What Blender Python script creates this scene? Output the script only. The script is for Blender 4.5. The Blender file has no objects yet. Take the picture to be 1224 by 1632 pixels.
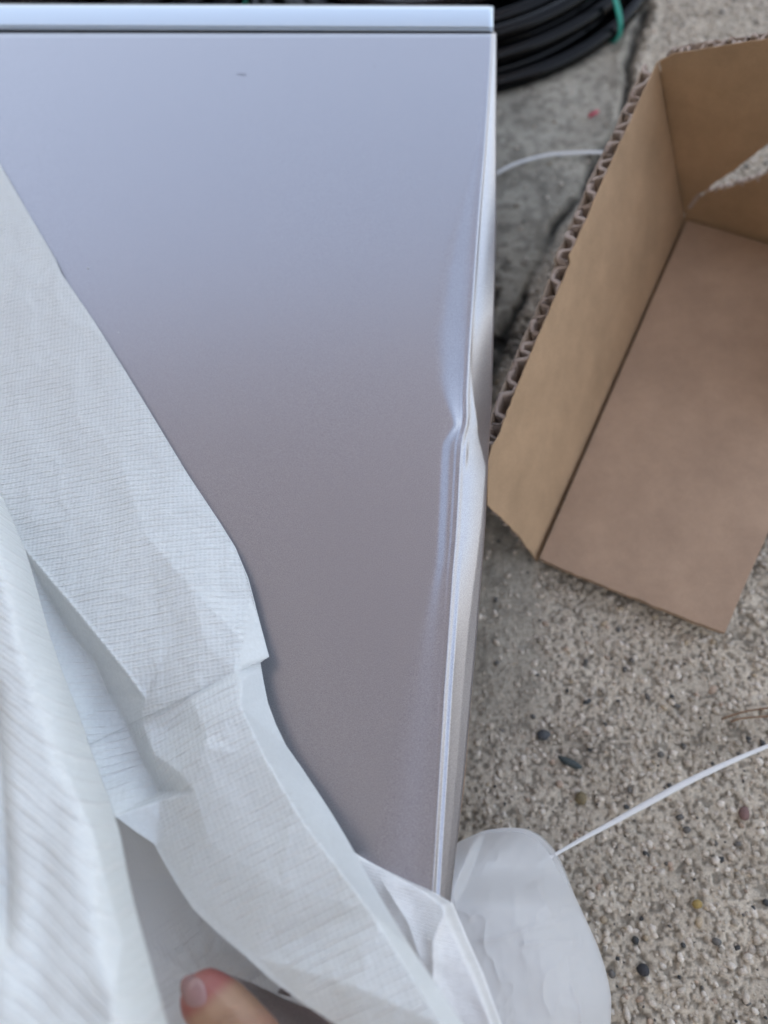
import bpy, bmesh, math, random
import numpy as np
from mathutils import Vector, Matrix
from mathutils.bvhtree import BVHTree
random.seed(7)
RNG = np.random.RandomState(11)
S = bpy.context.scene

# ------------------------------------------------------------------ camera
F = 1180.0                                   # focal length in photo pixels
CX, CY = 612.0, 816.0
ZP = 0.200                                   # height of the lying cabinet's face above the ground
ZC = 0.580                                   # camera height
down = Vector((178, -560, -1180)).normalized()      # "down" in camera axes
AZ = -down
AX = (Vector((1, 0, 0)) - AZ * AZ.x).normalized()
AY = AZ.cross(AX)
RW = Matrix((AX, AY, AZ))                    # world from camera
CAM = Vector((0, 0, ZC))
cam_d = bpy.data.cameras.new('camera'); cam = bpy.data.objects.new('camera', cam_d)
S.collection.objects.link(cam)
cam.matrix_world = Matrix.Translation(CAM) @ RW.to_4x4()
cam_d.sensor_fit = 'VERTICAL'; cam_d.sensor_height = 36.0
cam_d.lens = 36.0 * F / 1632.0
cam_d.clip_start = 0.01; cam_d.clip_end = 2000
cam_d.dof.use_dof = True; cam_d.dof.focus_distance = 0.415; cam_d.dof.aperture_fstop = 4.0
S.camera = cam
S.render.resolution_x = 768; S.render.resolution_y = 1024

# ------------------------------------------------------------------ sky, sun, exposure
w = bpy.data.worlds.new('World'); S.world = w; w.use_nodes = True
nt = w.node_tree; nt.nodes.clear()
sky = nt.nodes.new('ShaderNodeTexSky'); sky.sky_type = 'NISHITA'; sky.sun_disc = False
SUN_EL, SUN_AZ = math.radians(52), math.radians(215)
sky.sun_elevation = SUN_EL; sky.sun_rotation = SUN_AZ
sky.air_density = 1.0; sky.dust_density = 2.0; sky.ozone_density = 1.2
bg = nt.nodes.new('ShaderNodeBackground'); bg.inputs[1].default_value = 0.12
ou = nt.nodes.new('ShaderNodeOutputWorld')
hs = nt.nodes.new('ShaderNodeHueSaturation'); hs.inputs['Saturation'].default_value = .52
nt.links.new(sky.outputs[0], hs.inputs['Color']); nt.links.new(hs.outputs[0], bg.inputs[0]); nt.links.new(bg.outputs[0], ou.inputs[0])
sd = bpy.data.lights.new('sun', 'SUN'); sd.energy = 2.5; sd.angle = math.radians(0.5); sd.color = (1, .96, .9)
sun = bpy.data.objects.new('sun', sd); S.collection.objects.link(sun)
sv = Vector((math.sin(SUN_AZ) * math.cos(SUN_EL), math.cos(SUN_AZ) * math.cos(SUN_EL), math.sin(SUN_EL)))
sun.rotation_euler = sv.to_track_quat('Z', 'Y').to_euler()
S.view_settings.view_transform = 'Standard'; S.view_settings.look = 'None'
S.view_settings.exposure = 2.08; S.view_settings.gamma = 1

# ------------------------------------------------------------------ helpers
RWn = np.array(RW)
def ray(x, y):
    v = np.stack([np.asarray(x, float) - CX, -(np.asarray(y, float) - CY), -F * np.ones_like(np.asarray(x, float))], -1)
    return v @ RWn.T
def W(x, y, z):                              # the point at height z seen at photo pixel x, y (arrays)
    x, y, z = np.broadcast_arrays(np.asarray(x, float), np.asarray(y, float), np.asarray(z, float))
    r = ray(x, y)
    t = (z - ZC) / r[..., 2]
    p = r * t[..., None]; p[..., 2] = z
    return p
def onplane(x, y, p0, n):
    r = ray(x, y); t = np.dot(np.array(p0) - np.array(CAM), n) / (r @ n)
    return np.array(CAM) + r * t[..., None]
def link(o): S.collection.objects.link(o); return o
def props(o, label=None, cat=None, group=None, kind=None):
    if label: o['label'] = label
    if cat: o['category'] = cat
    if group: o['group'] = group
    if kind: o['kind'] = kind
    return o
def empty(name, loc=(0, 0, 0)):
    o = bpy.data.objects.new(name, None); o.location = loc; o.empty_display_size = .02; return link(o)
def meshobj(name, verts, faces, mat, parent=None, smooth=True, uv=None, col=None):
    me = bpy.data.meshes.new(name)
    verts = np.asarray(verts, float).reshape(-1, 3)
    if parent is not None:
        verts = verts - np.array(parent.location)
    if isinstance(faces, np.ndarray):
        k = faces.shape[1]; n = len(faces)
        me.vertices.add(len(verts)); me.vertices.foreach_set('co', verts.ravel())
        me.loops.add(n * k); me.loops.foreach_set('vertex_index', faces.ravel().astype(np.int32))
        me.polygons.add(n); me.polygons.foreach_set('loop_start', np.arange(0, n * k, k, dtype=np.int32))
        me.polygons.foreach_set('loop_total', np.full(n, k, dtype=np.int32))
        me.update(calc_edges=True)
    else:
        me.from_pydata([tuple(v) for v in verts], [], faces); me.update()
    me.validate()
    if smooth: me.polygons.foreach_set('use_smooth', [True] * len(me.polygons))
    if uv is not None:
        ul = me.uv_layers.new(name='UVMap'); li = np.empty(len(me.loops), dtype=np.int32)
        me.loops.foreach_get('vertex_index', li); ul.data.foreach_set('uv', uv.reshape(-1, 2)[li].ravel())
    if col is not None:
        ca = me.color_attributes.new('tone', 'FLOAT_COLOR', 'POINT')
        c4 = np.ones((len(verts), 4)); c4[:, :3] = col; ca.data.foreach_set('color', c4.ravel())
    me.materials.append(mat)
    o = bpy.data.objects.new(name, me); link(o)
    if parent is not None: o.parent = parent
    return o
def gridfaces(nr, nc):
    i = np.arange(nr - 1)[:, None] * nc + np.arange(nc - 1)[None, :]
    return np.stack([i, i + 1, i + nc + 1, i + nc], -1).reshape(-1, 4)
def solidify(o, t, off=-1):
    m = o.modifiers.new('thickness', 'SOLIDIFY'); m.thickness = t; m.offset = off; return o
_lat = RNG.rand(512, 512)
def vnoise(x, y):                            # smooth value noise, 0..1
    xi = np.floor(x).astype(int); yi = np.floor(y).astype(int); fx = x - xi; fy = y - yi
    fx = fx * fx * (3 - 2 * fx); fy = fy * fy * (3 - 2 * fy)
    g = lambda a, b: _lat[a % 512, b % 512]
    return (g(xi, yi) * (1 - fx) + g(xi + 1, yi) * fx) * (1 - fy) + (g(xi, yi + 1) * (1 - fx) + g(xi + 1, yi + 1) * fx) * fy
def fbm(x, y, o=4):
    s = 0; a = .5
    for k in range(o): s = s + a * vnoise(x * 2 ** k + 17 * k, y * 2 ** k + 31 * k); a *= .5
    return s
def sstep(a, b, x):
    t = np.clip((x - a) / (b - a), 0, 1); return t * t * (3 - 2 * t)
def seg(px, py, pts):                        # distance and position (0..1) along a polyline
    best = np.full(np.shape(px), 1e9); tt = np.zeros(np.shape(px)); sg = np.zeros(np.shape(px))
    L = [0]
    for a, b in zip(pts[:-1], pts[1:]): L.append(L[-1] + math.hypot(b[0] - a[0], b[1] - a[1]))
    for i, (a, b) in enumerate(zip(pts[:-1], pts[1:])):
        dx, dy = b[0] - a[0], b[1] - a[1]; l2 = dx * dx + dy * dy
        t = np.clip(((px - a[0]) * dx + (py - a[1]) * dy) / l2, 0, 1)
        d = np.hypot(px - a[0] - t * dx, py - a[1] - t * dy)
        s = np.sign((px - a[0]) * dy - (py - a[1]) * dx)
        m = d < best; best = np.where(m, d, best); sg = np.where(m, s, sg)
        tt = np.where(m, (L[i] + t * (L[i + 1] - L[i])) / L[-1], tt)
    return best, tt, sg

# ------------------------------------------------------------------ materials
def mat(name, base=(.5, .5, .5), rough=.5, metal=0, spec=.5):
    m = bpy.data.materials.new(name); m.use_nodes = True
    b = m.node_tree.nodes['Principled BSDF']
    b.inputs['Base Color'].default_value = (*base, 1); b.inputs['Roughness'].default_value = rough
    b.inputs['Metallic'].default_value = metal; b.inputs['Specular IOR Level'].default_value = spec
    return m, m.node_tree, b
def N(nt, t, **kw):
    n = nt.nodes.new(t)
    for k, v in kw.items(): setattr(n, k, v)
    return n
def noise(nt, scale, detail=3, rough=.6, vec=None, obj=True):
    n = N(nt, 'ShaderNodeTexNoise'); n.inputs['Scale'].default_value = scale; n.inputs['Detail'].default_value = detail
    n.inputs['Roughness'].default_value = rough
    if vec is None:
        g = N(nt, 'ShaderNodeNewGeometry'); vec = g.outputs['Position']
    nt.links.new(vec, n.inputs['Vector']); return n
def ramp(nt, src, stops):
    r = N(nt, 'ShaderNodeValToRGB'); e = r.color_ramp.elements
    while len(e) < len(stops): e.new(.5)
    for k, (p, c) in enumerate(stops):
        e[k].position = p; e[k].color = (*c, 1) if len(c) == 3 else c
    nt.links.new(src, r.inputs[0]); return r
def bump(nt, b, src, strength, dist, prev=None):
    n = N(nt, 'ShaderNodeBump'); n.inputs['Strength'].default_value = strength; n.inputs['Distance'].default_value = dist
    nt.links.new(src, n.inputs['Height'])
    if prev is not None: nt.links.new(prev.outputs[0], n.inputs['Normal'])
    nt.links.new(n.outputs[0], b.inputs['Normal']); return n

# silver metallic paint
M_silver, t, b = mat('silver_paint', (.5, .5, .52), .30, .88)
n1 = noise(t, 2100, 3, .85); r1 = ramp(t, n1.outputs[0], [(.3, (.235, .237, .268)), (.7, (.49, .495, .54))])
t.links.new(r1.outputs[0], b.inputs['Base Color'])
n2 = noise(t, 1500, 3, .7); bump(t, b, n2.outputs[0], .10, .0003)
M_lid, t, b = mat('silver_lid', (.52, .60, .69), .36, .7)
n2 = noise(t, 1500, 3, .7); bump(t, b, n2.outputs[0], .10, .0003)
M_dark, t, b = mat('dark_gap', (.02, .02, .022), .6)
M_black, t, b = mat('black_hose', (.001, .001, .0015), .17, 0, .2)
n2 = noise(t, 60, 3); bump(t, b, n2.outputs[0], .2, .001)
M_twine, t, b = mat('green_twine', (.03, .33, .25), .45)
n2 = noise(t, 900, 2); bump(t, b, n2.outputs[0], .5, .0005)
M_cord, t, b = mat('white_cord', (.74, .74, .73), .4)
n2 = noise(t, 500, 2); bump(t, b, n2.outputs[0], .4, .0005)
M_red, t, b = mat('red_plastic', (.45, .015, .05), .4)
M_straw, t, b = mat('dry_straw', (.22, .13, .07), .7)
M_lint, t, b = mat('dark_lint', (.04, .04, .06), .8)
M_whitespeck, t, b = mat('white_speck', (.7, .7, .72), .6)

# ground
M_ground, t, b = mat('concrete', (.3, .28, .25), .9, 0, .25)
at = N(t, 'ShaderNodeAttribute', attribute_name='tone')
n1 = noise(t, 420, 5, .75); r1 = ramp(t, n1.outputs[0], [(.30, (.60, .57, .52)), (.48, (1.08, 1.05, 1.0)), (.75, (1.40, 1.37, 1.31))])
mx = N(t, 'ShaderNodeMix', data_type='RGBA', blend_type='MULTIPLY'); mx.inputs[0].default_value = 1
t.links.new(at.outputs['Color'], mx.inputs[6]); t.links.new(r1.outputs[0], mx.inputs[7])
n3 = noise(t, 18, 4, .6); r3 = ramp(t, n3.outputs[0], [(.3, (.82, .80, .77)), (.7, (1.1, 1.1, 1.08))])
mx2 = N(t, 'ShaderNodeMix', data_type='RGBA', blend_type='MULTIPLY'); mx2.inputs[0].default_value = 1
t.links.new(mx.outputs[2], mx2.inputs[6]); t.links.new(r3.outputs[0], mx2.inputs[7])
t.links.new(mx2.outputs[2], b.inputs['Base Color'])
n2 = noise(t, 700, 5, .75); bump(t, b, n2.outputs[0], .8, .002)
M_stone, t, b = mat('aggregate', (.3, .28, .25), .7, 0, .35)
at = N(t, 'ShaderNodeAttribute', attribute_name='tone'); n1 = noise(t, 900, 3)
r1 = ramp(t, n1.outputs[0], [(.3, (.75, .75, .75)), (.7, (1.15, 1.15, 1.15))])
mx = N(t, 'ShaderNodeMix', data_type='RGBA', blend_type='MULTIPLY'); mx.inputs[0].default_value = 1
t.links.new(at.outputs['Color'], mx.inputs[6]); t.links.new(r1.outputs[0], mx.inputs[7])
t.links.new(mx.outputs[2], b.inputs['Base Color'])

# cardboard
def cardboard(name, c0, c1, rough=.75):
    m, t, b = mat(name, c0, rough, 0, .3)
    n1 = noise(t, 22, 6, .68); r = ramp(t, n1.outputs[0], [(.3, tuple(q * .93 for q in c0)), (.7, tuple(q * 1.05 for q in c1))])
    n2 = noise(t, 900, 3, .7); r2 = ramp(t, n2.outputs[0], [(.3, (.90, .90, .90)), (.7, (1.08, 1.08, 1.08))])
    mx = N(t, 'ShaderNodeMix', data_type='RGBA', blend_type='MULTIPLY'); mx.inputs[0].default_value = 1
    t.links.new(r.outputs[0], mx.inputs[6]); t.links.new(r2.outputs[0], mx.inputs[7])
    t.links.new(mx.outputs[2], b.inputs['Base Color'])
    n3 = noise(t, 400, 4, .7); bump(t, b, n3.outputs[0], .15, .0006)
    return m
M_kraft = cardboard('kraft_liner', (.38, .258, .155), (.44, .298, .182))
M_kraftfloor = cardboard('kraft_floor', (.36, .25, .175), (.42, .295, .205))
M_flute = cardboard('kraft_flute', (.38, .30, .25), (.50, .41, .35))
M_kraftout = cardboard('kraft_outer', (.33, .26, .20), (.40, .32, .25))

# foam
def math_(t, op, a, b_=None, c_=None):
    n = N(t, 'ShaderNodeMath', operation=op)
    for i, q in enumerate((a, b_, c_)):
        if q is None: continue
        if isinstance(q, (int, float)): n.inputs[i].default_value = q
        else: t.links.new(q, n.inputs[i])
    return n.outputs[0]
def ribs(t, pitch):                          # height of the rib and waffle relief, from UVs in metres
    uv = N(t, 'ShaderNodeUVMap'); sp = N(t, 'ShaderNodeSeparateXYZ'); t.links.new(uv.outputs[0], sp.inputs[0])
    wn = noise(t, 60, 2, .5, uv.outputs[0]); w_ = math_(t, 'MULTIPLY', math_(t, 'SUBTRACT', wn.outputs[0], .5), .0018)
    v_ = math_(t, 'ADD', sp.outputs[1], w_)
    sn = math_(t, 'SINE', math_(t, 'MULTIPLY', v_, 2 * math.pi / pitch))
    rg = math_(t, 'POWER', math_(t, 'MULTIPLY_ADD', sn, .5, .5), 9.0)
    mp = N(t, 'ShaderNodeMapping'); mp.inputs['Scale'].default_value = (1, 4, 1); t.links.new(uv.outputs[0], mp.inputs[0])
    en = noise(t, 75, 4, .65, mp.outputs[0]); ev = ramp(t, en.outputs[0], [(.38, (.10,) * 3), (.58, (1,) * 3)])
    rg = math_(t, 'MULTIPLY', rg, ev.outputs[0])
    wu = noise(t, 140, 2, .5, uv.outputs[0]); u_ = math_(t, 'MULTIPLY_ADD', wu.outputs[0], .0022, sp.outputs[0])
    cu = math_(t, 'SINE', math_(t, 'MULTIPLY', u_, 2 * math.pi / (pitch * .62)))
    cv = math_(t, 'SINE', math_(t, 'MULTIPLY', v_, 4 * math.pi / pitch))
    ce = math_(t, 'MULTIPLY', math_(t, 'ADD', cu, cv), .13)
    fn = noise(t, 1000, 3, .7, uv.outputs[0])
    at = N(t, 'ShaderNodeAttribute', attribute_name='tone')
    h = math_(t, 'MULTIPLY', math_(t, 'ADD', rg, ce), at.outputs['Fac'])
    return math_(t, 'MULTIPLY_ADD', fn.outputs[0], .38, h), rg, at
def foam(name, base, transl, rough, fine, pitch=.0040, dist=.00045):
    m, t, b = mat(name, base, rough, 0, .5)
    b.inputs['Coat Weight'].default_value = .9; b.inputs['Coat Roughness'].default_value = .24
    h, rg, at = ribs(t, pitch)
    bp = bump(t, b, h, fine, dist); t.links.new(bp.outputs[0], b.inputs['Coat Normal'])
    cn = noise(t, 500, 3, .7); cr = ramp(t, cn.outputs[0], [(.3, tuple(c * .93 for c in base)), (.7, tuple(min(1, c * 1.06) for c in base))])
    rm = N(t, 'ShaderNodeMix', data_type='RGBA'); rm.inputs[7].default_value = (.96, .97, .97, 1)  # whiter ribs: film tone plus ridge glints painted into the colour
    t.links.new(math_(t, 'MULTIPLY', math_(t, 'MULTIPLY', rg, at.outputs['Fac']), 1.0), rm.inputs[0]); t.links.new(cr.outputs[0], rm.inputs[6])
    t.links.new(rm.outputs[2], b.inputs['Base Color'])
    tr = N(t, 'ShaderNodeBsdfTranslucent'); tr.inputs[0].default_value = (*base, 1)
    t.links.new(bp.outputs[0], tr.inputs['Normal'])
    ms = N(t, 'ShaderNodeMixShader'); ms.inputs[0].default_value = transl
    t.links.new(b.outputs[0], ms.inputs[1]); t.links.new(tr.outputs[0], ms.inputs[2])
    t.links.new(ms.outputs[0], t.nodes['Material Output'].inputs[0])
    return m
M_foam = foam('foam_white', (.87, .905, .91), .38, .32, 1.0)
M_foamfine = foam('foam_smooth', (.84, .85, .85), .15, .42, .8, .0013, .0003)
# thin, see-through foam
M_film, t, b = mat('thin_foam', (.90, .91, .91), .34, 0, .5)
h, _, _ = ribs(t, .0030); bp = bump(t, b, h, 1.0, .0006)
trn = N(t, 'ShaderNodeBsdfTransparent'); tl = N(t, 'ShaderNodeBsdfTranslucent'); tl.inputs[0].default_value = (.75, .76, .77, 1)
m1 = N(t, 'ShaderNodeMixShader'); m1.inputs[0].default_value = .3
m2 = N(t, 'ShaderNodeMixShader'); m2.inputs[0].default_value = .33
t.links.new(b.outputs[0], m1.inputs[1]); t.links.new(tl.outputs[0], m1.inputs[2])
t.links.new(m1.outputs[0], m2.inputs[1]); t.links.new(trn.outputs[0], m2.inputs[2])
t.links.new(m2.outputs[0], t.nodes['Material Output'].inputs[0])

# skin
M_skin, t, b = mat('skin', (.55, .30, .22), .42, 0, .45)
at = N(t, 'ShaderNodeAttribute', attribute_name='tone'); t.links.new(at.outputs['Color'], b.inputs['Base Color'])
b.inputs['Subsurface Weight'].default_value = .25; b.inputs['Subsurface Radius'].default_value = (.006, .002, .001)
b.inputs['Subsurface Scale'].default_value = 1
n1 = noise(t, 1400, 3, .7); n4 = N(t, 'ShaderNodeTexVoronoi'); n4.inputs['Scale'].default_value = 1100
g = N(t, 'ShaderNodeNewGeometry'); t.links.new(g.outputs['Position'], n4.inputs['Vector'])
bp = bump(t, b, n1.outputs[0], .35, .0005); bump(t, b, n4.outputs[0], .2, .0004, bp)
M_nail, t, b = mat('fingernail', (.34, .20, .19), .25, 0, .55); b.inputs['Subsurface Weight'].default_value = .2
b.inputs['Subsurface Radius'].default_value = (.003, .001, .001); b.inputs['Subsurface Scale'].default_value = 1
M_roof, t, b = mat('added_roof_board', (.60, .575, .67), .8)  # boards of the added roof, tinted for its reflection in the panel
M_render, t, b = mat('added_wall_render', (.62, .60, .57), .85)
M_white, t, b = mat('white_reflector', (.82, .82, .88), .8)

# ------------------------------------------------------------------ ground
MORT = [(1035, -60), (1028, 20), (1000, 120), (985, 205), (935, 310), (885, 385), (850, 440), (800, 560), (760, 660)]
CRACK = [(1030, 10), (1004, 95), (1000, 150), (983, 215), (948, 262), (925, 310), (885, 355), (855, 425), (830, 480), (800, 545), (780, 600), (740, 690)]
def pix_of(p):                               # world -> photo pixel (used only to lay out patterns on the ground at build time)
    q = (p - np.array(CAM)) @ RWn
    return CX + F * q[..., 0] / -q[..., 2], CY - F * q[..., 1] / -q[..., 2]
a0 = W(700, 1750, 0); a1 = W(1300, -120, 0)
def axis(lo, hi, step, far):
    mid = np.arange(lo, hi, step); out = []
    d = step; v = lo
    while v > -far: d *= 1.35; v -= d; out.append(v)
    up = []; d = step; v = mid[-1]
    while v < far: d *= 1.35; v += d; up.append(v)
    return np.array(out[::-1] + list(mid) + up)
gx = axis(-.02, .60, .0013, 400); gy = axis(-.12, 1.12, .0013, 400)
GX, GY = np.meshgrid(gx, gy); P = np.stack([GX, GY, np.zeros_like(GX)], -1)
pxx, pyy = pix_of(P)
ok = (np.abs(GX) < 1.2) & (np.abs(GY) < 1.2)
jx = pxx + 14 * (fbm(GX * 60, GY * 60) - .5); jy = pyy + 14 * (fbm(GX * 60 + 9, GY * 60 + 4) - .5)
dm, tm, sm = seg(jx, jy, MORT)
# smooth mortar lies left of the line (sign)
mort = np.where(ok, sstep(-12, 12, -dm * sm), 0)
mort *= 1 - sstep(620, 720, pyy)
near = ok * sstep(900, 840, pxx) * sstep(660, 800, pyy) * (1 - sstep(1020, 1260, pyy)) * .7
mort = np.maximum(mort, near)
dc, tc, sc = seg(jx, jy, CRACK)
cw = 4.0 + 10 * vnoise(tc * 9, tc * 0 + 3)
crack = np.exp(-(dc / cw) ** 2) * ok * np.clip(.25 + 1.3 * vnoise(tc * 16 + 5, tc * 0), 0, 1)
dr = np.exp(-((dc - 16) / 9) ** 2) * ok * (tc < .35)
blot = sstep(.40, .60, fbm(GX * 46 + 3, GY * 46 + 8)) * ok * sstep(900, 830, pxx) * sstep(380, 470, pyy) * (1 - sstep(640, 700, pyy))
rough = fbm(GX * 330, GY * 330, 3) - .45
Z = (rough * .0032 + (fbm(GX * 90, GY * 90, 3) - .45) * .003) * (1 - .5 * mort) * ok + fbm(GX * 9, GY * 9, 2) * .006 * ok
Z += mort * .0025 - crack * .007 + dr * .003 - blot * .004
Z -= .005
agg = np.stack([np.full_like(GX, .60), np.full_like(GX, .555), np.full_like(GX, .485)], -1)
mo = np.stack([np.full_like(GX, .40), np.full_like(GX, .385), np.full_like(GX, .345)], -1)
col = agg * (1 - mort[..., None]) + mo * mort[..., None]
dk = np.clip(crack * .9 + blot * .75, 0, .9)
stain = .72 + .52 * fbm(GX * 25, GY * 25 + 40, 4)
stain = stain * (1 - mort * .30 * sstep(.42, .60, fbm(GX * 110 + 7, GY * 110, 4)))
col = col * (1 - dk[..., None]) * np.where(ok, stain, 1)[..., None]
pit = sstep(.60, .70, vnoise(GX * 420, GY * 420)) * (1 - mort) * ok
col = col * (1 - .45 * pit[..., None]); Z = Z - pit * .0012
P[..., 2] = Z
ground = meshobj('ground', P, gridfaces(len(gy), len(gx)), M_ground, col=col.reshape(-1, 3))
props(ground, kind='structure')

# aggregate stones bedded in the concrete
ico = bmesh.new(); bmesh.ops.create_icosphere(ico, subdivisions=1, radius=1)
iv = np.array([v.co[:] for v in ico.verts]); if_ = np.array([[v.index for v in f.verts] for f in ico.faces]); ico.free()
ns = 32000
sx = RNG.rand(ns) * .60 - .01; sy = RNG.rand(ns) * 1.22 - .11
q = np.stack([sx, sy, np.zeros(ns)], -1); qx, qy = pix_of(q)
d_, t_, s_ = seg(qx, qy, MORT)
ism = (-d_ * s_ > 0) & (qy < 700)
keep = (~ism | (RNG.rand(ns) < .06)) & (qx > 700) & (qx < 1330) & (qy > -120) & (qy < 1760)
nearm = (qx < 850) & (qy > 700) & (qy < 1150); keep &= ~nearm | (RNG.rand(ns) < .35)
dcr, _, _ = seg(qx, qy, CRACK); keep &= dcr > 9
sx, sy = sx[keep], sy[keep]; ns = len(sx)
ix = np.clip(np.searchsorted(gx, sx), 0, len(gx) - 1); iy = np.clip(np.searchsorted(gy, sy), 0, len(gy) - 1)
r = .0009 + .0022 * RNG.rand(ns) ** 2.6
zz = Z[iy, ix] + r * (.0 + .25 * RNG.rand(ns))
an = RNG.rand(ns) * 6.28; ca, sa = np.cos(an), np.sin(an)
el = .65 + .8 * RNG.rand(ns)
loc = iv[None] * (1 + .35 * (RNG.rand(ns, len(iv), 1) - .5))
lx = loc[..., 0] * r[:, None] * el[:, None]; ly = loc[..., 1] * r[:, None] / el[:, None] ** .5; lz = loc[..., 2] * r[:, None] * .6
V = np.stack([lx * ca[:, None] - ly * sa[:, None] + sx[:, None], lx * sa[:, None] + ly * ca[:, None] + sy[:, None], lz + zz[:, None]], -1)
FA = (if_[None] + (np.arange(ns) * len(iv))[:, None, None]).reshape(-1, 3)
pal = np.array([[.47, .44, .40], [.40, .37, .33], [.52, .50, .47], [.28, .26, .23], [.11, .11, .11], [.055, .06, .065], [.38, .31, .26], [.36, .31, .24], [.55, .53, .50]])
pid = RNG.choice(len(pal), ns, p=[.35, .24, .17, .10, .03, .03, .03, .02, .03])
cc = np.repeat(np.array([1.26, 1.19, 1.09]) * pal[pid] * (.85 + .3 * RNG.rand(ns, 1)), len(iv), 0)
st = meshobj('aggregate', V, FA, M_stone, col=cc)
props(st, 'loose grey, beige and dark grit bedded in the concrete ground', 'gravel', kind='stuff')

# a few larger pebbles one can pick out
def pebble(x, y, rx, ry, ang, c, label, k):
    p = W(x, y, -.0005); rr = np.random.RandomState(k)
    bm = bmesh.new(); bmesh.ops.create_icosphere(bm, subdivisions=2, radius=1)
    v = np.array([v.co[:] for v in bm.verts]); f = np.array([[q.index for q in g.verts] for g in bm.faces]); bm.free()
    v *= (1 + .22 * (rr.rand(len(v), 1) - .5)); v = v * [rx, ry, min(rx, ry) * .7]
    c_, s_ = math.cos(ang), math.sin(ang); v = v @ np.array([[c_, s_, 0], [-s_, c_, 0], [0, 0, 1]])
    o = meshobj('pebble', v, f, M_stone, col=np.tile(c, (len(v), 1))); o.location = tuple(p)
    props(o, label, 'pebble', 'pebbles bedded in the concrete')
pebble(908, 1215, .0095, .0028, -.45, (.06, .075, .075), 'long dark slate-grey pebble on concrete above the white cord', 1)
pebble(1111, 1441, .0035, .0030, .3, (.36, .26, .09), 'small yellow-brown pebble on the concrete right of the pouch', 2)
pebble(1025, 1546, .0042, .0038, 0, (.045, .045, .05), 'round black pebble low on the concrete right of the pouch', 3)
pebble(866, 1172, .0052, .0040, .2, (.08, .085, .09), 'dark grey pebble nearest the cabinet on the open concrete', 4)
pebble(926, 1272, .0050, .0042, 1.1, (.20, .16, .09), 'brown pebble just above the white cord', 5)
pebble(1186, 1297, .0050, .0035, 1.2, (.20, .12, .11), 'reddish brown pebble beneath the right end of the white cord', 6)

# ------------------------------------------------------------------ unseen roof and walls, added to shape light and reflections
def box_mesh(x0, x1, y0, y1, z0, z1):
    v = [(x, y, z) for z in (z0, z1) for y in (y0, y1) for x in (x0, x1)]
    f = [(0, 2, 3, 1), (4, 5, 7, 6), (0, 1, 5, 4), (2, 6, 7, 3), (0, 4, 6, 2), (1, 3, 7, 5)]
    return v, f
roof = empty('added_shade_roof', (-1.2, -1, 2.3))
props(roof, 'unseen roof added overhead to shade the cabinet and darken its reflection', 'roof')
for k in range(12):
    v, f = box_mesh(-3.6 + .36 * k, -3.6 + .36 * k + .355, -3.2, 2.1, 2.3, 2.33)
    if -3.6 + .36 * k < .55: meshobj('board', v, f, M_roof, roof, smooth=False)
v, f = box_mesh(-3.6, .72, -3.2, 2.1, 2.332, 2.40); meshobj('added_roof_deck', v, f, M_roof, roof, smooth=False)

def bounce(x, y, zt=2.29):
    p = W(x, y, ZP); r_ = ray(np.array(float(x)), np.array(float(y))); r_ = r_ / np.linalg.norm(r_); t_ = (zt - ZP) / -r_[2]
    return (p[0] + r_[0] * t_, p[1] + r_[1] * t_)
pl = [bounce(395, 880), bounce(430, 1060), bounce(480, 1180), bounce(560, 1290), bounce(690, 1395), bounce(800, 1440)]
pl += [(pl[-1][0] + .1, -3.1), (-3.5, -3.1), (-3.5, pl[0][1] + .3)]
v = [(x, y, z) for z in (2.285, 2.296) for x, y in pl]; k = len(pl)
f = [tuple(range(k)), tuple(range(2 * k - 1, k - 1, -1))] + [(i, i + k, (i + 1) % k + k, (i + 1) % k) for i in range(k)]
meshobj('added_reflector_panel', v, f, M_white, roof, smooth=False)  # added white reflector, outlined to mirror as a lighter zone on the cabinet
wl = empty('added_shade_wall', (0, -2.0, 0))  # added walls out of view, cutting light from behind and the left
props(wl, 'unseen plain wall added behind the camera to cut the light from that side', 'wall')
v, f = box_mesh(-3.6, 3.0, -2.2, -2.0, 0, 2.28); meshobj('added_wall_face', v, f, M_render, wl, smooth=False)
v, f = box_mesh(-3.7, -3.5, -1.99, 2.1, 0, 2.28); meshobj('added_side_face', v, f, M_render, wl, smooth=False)

# ------------------------------------------------------------------ the dented silver cabinet
cab = empty('metal_cabinet', tuple(W(400, 800, .03)))
props(cab, 'silver painted metal cabinet lying on its back with a dented, creased right edge', 'cabinet')
EY = [(785, 40), (783, 90), (778, 170), (773, 240), (766, 320), (760, 400), (753, 500), (748.5, 570), (745.5, 630), (746, 662), (744.5, 678), (740.5, 692), (737, 708), (735, 740), (732, 800), (728.5, 860), (724, 910), (718, 1000), (711, 1100), (705, 1200), (699, 1300), (692, 1420), (676, 1700)]
BY = [(790, 40), (789.5, 200), (790, 340), (788, 430), (785, 540), (782, 640), (778, 700), (776, 740), (774.5, 770), (772, 830), (767, 900), (759, 1000), (750, 1100), (741, 1200), (731, 1300), (717, 1420), (694, 1700)]
ys = np.concatenate([np.arange(52, 600, 4), np.arange(600, 800, 1.5), np.arange(800, 1700, 4)])
def crv(pts, y, sm=9):
    a = np.array(pts, float); yy = np.arange(20, 1720, 1.0); v = np.interp(yy, a[:, 1], a[:, 0])
    k = np.hanning(sm * 2 + 1); k /= k.sum(); v = np.convolve(np.pad(v, sm, 'edge'), k, 'valid')
    return np.interp(y, yy, v)
Ex = crv(EY, ys, 7); Bx = crv(BY, ys, 12)
K = lambda *kv: np.interp(ys, [k for k, _ in kv], [v for _, v in kv])
def sm1(v, n=5):
    k = np.hanning(2 * n + 1); k /= k.sum(); return np.convolve(np.pad(v, n, 'edge'), k, 'valid')
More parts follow.
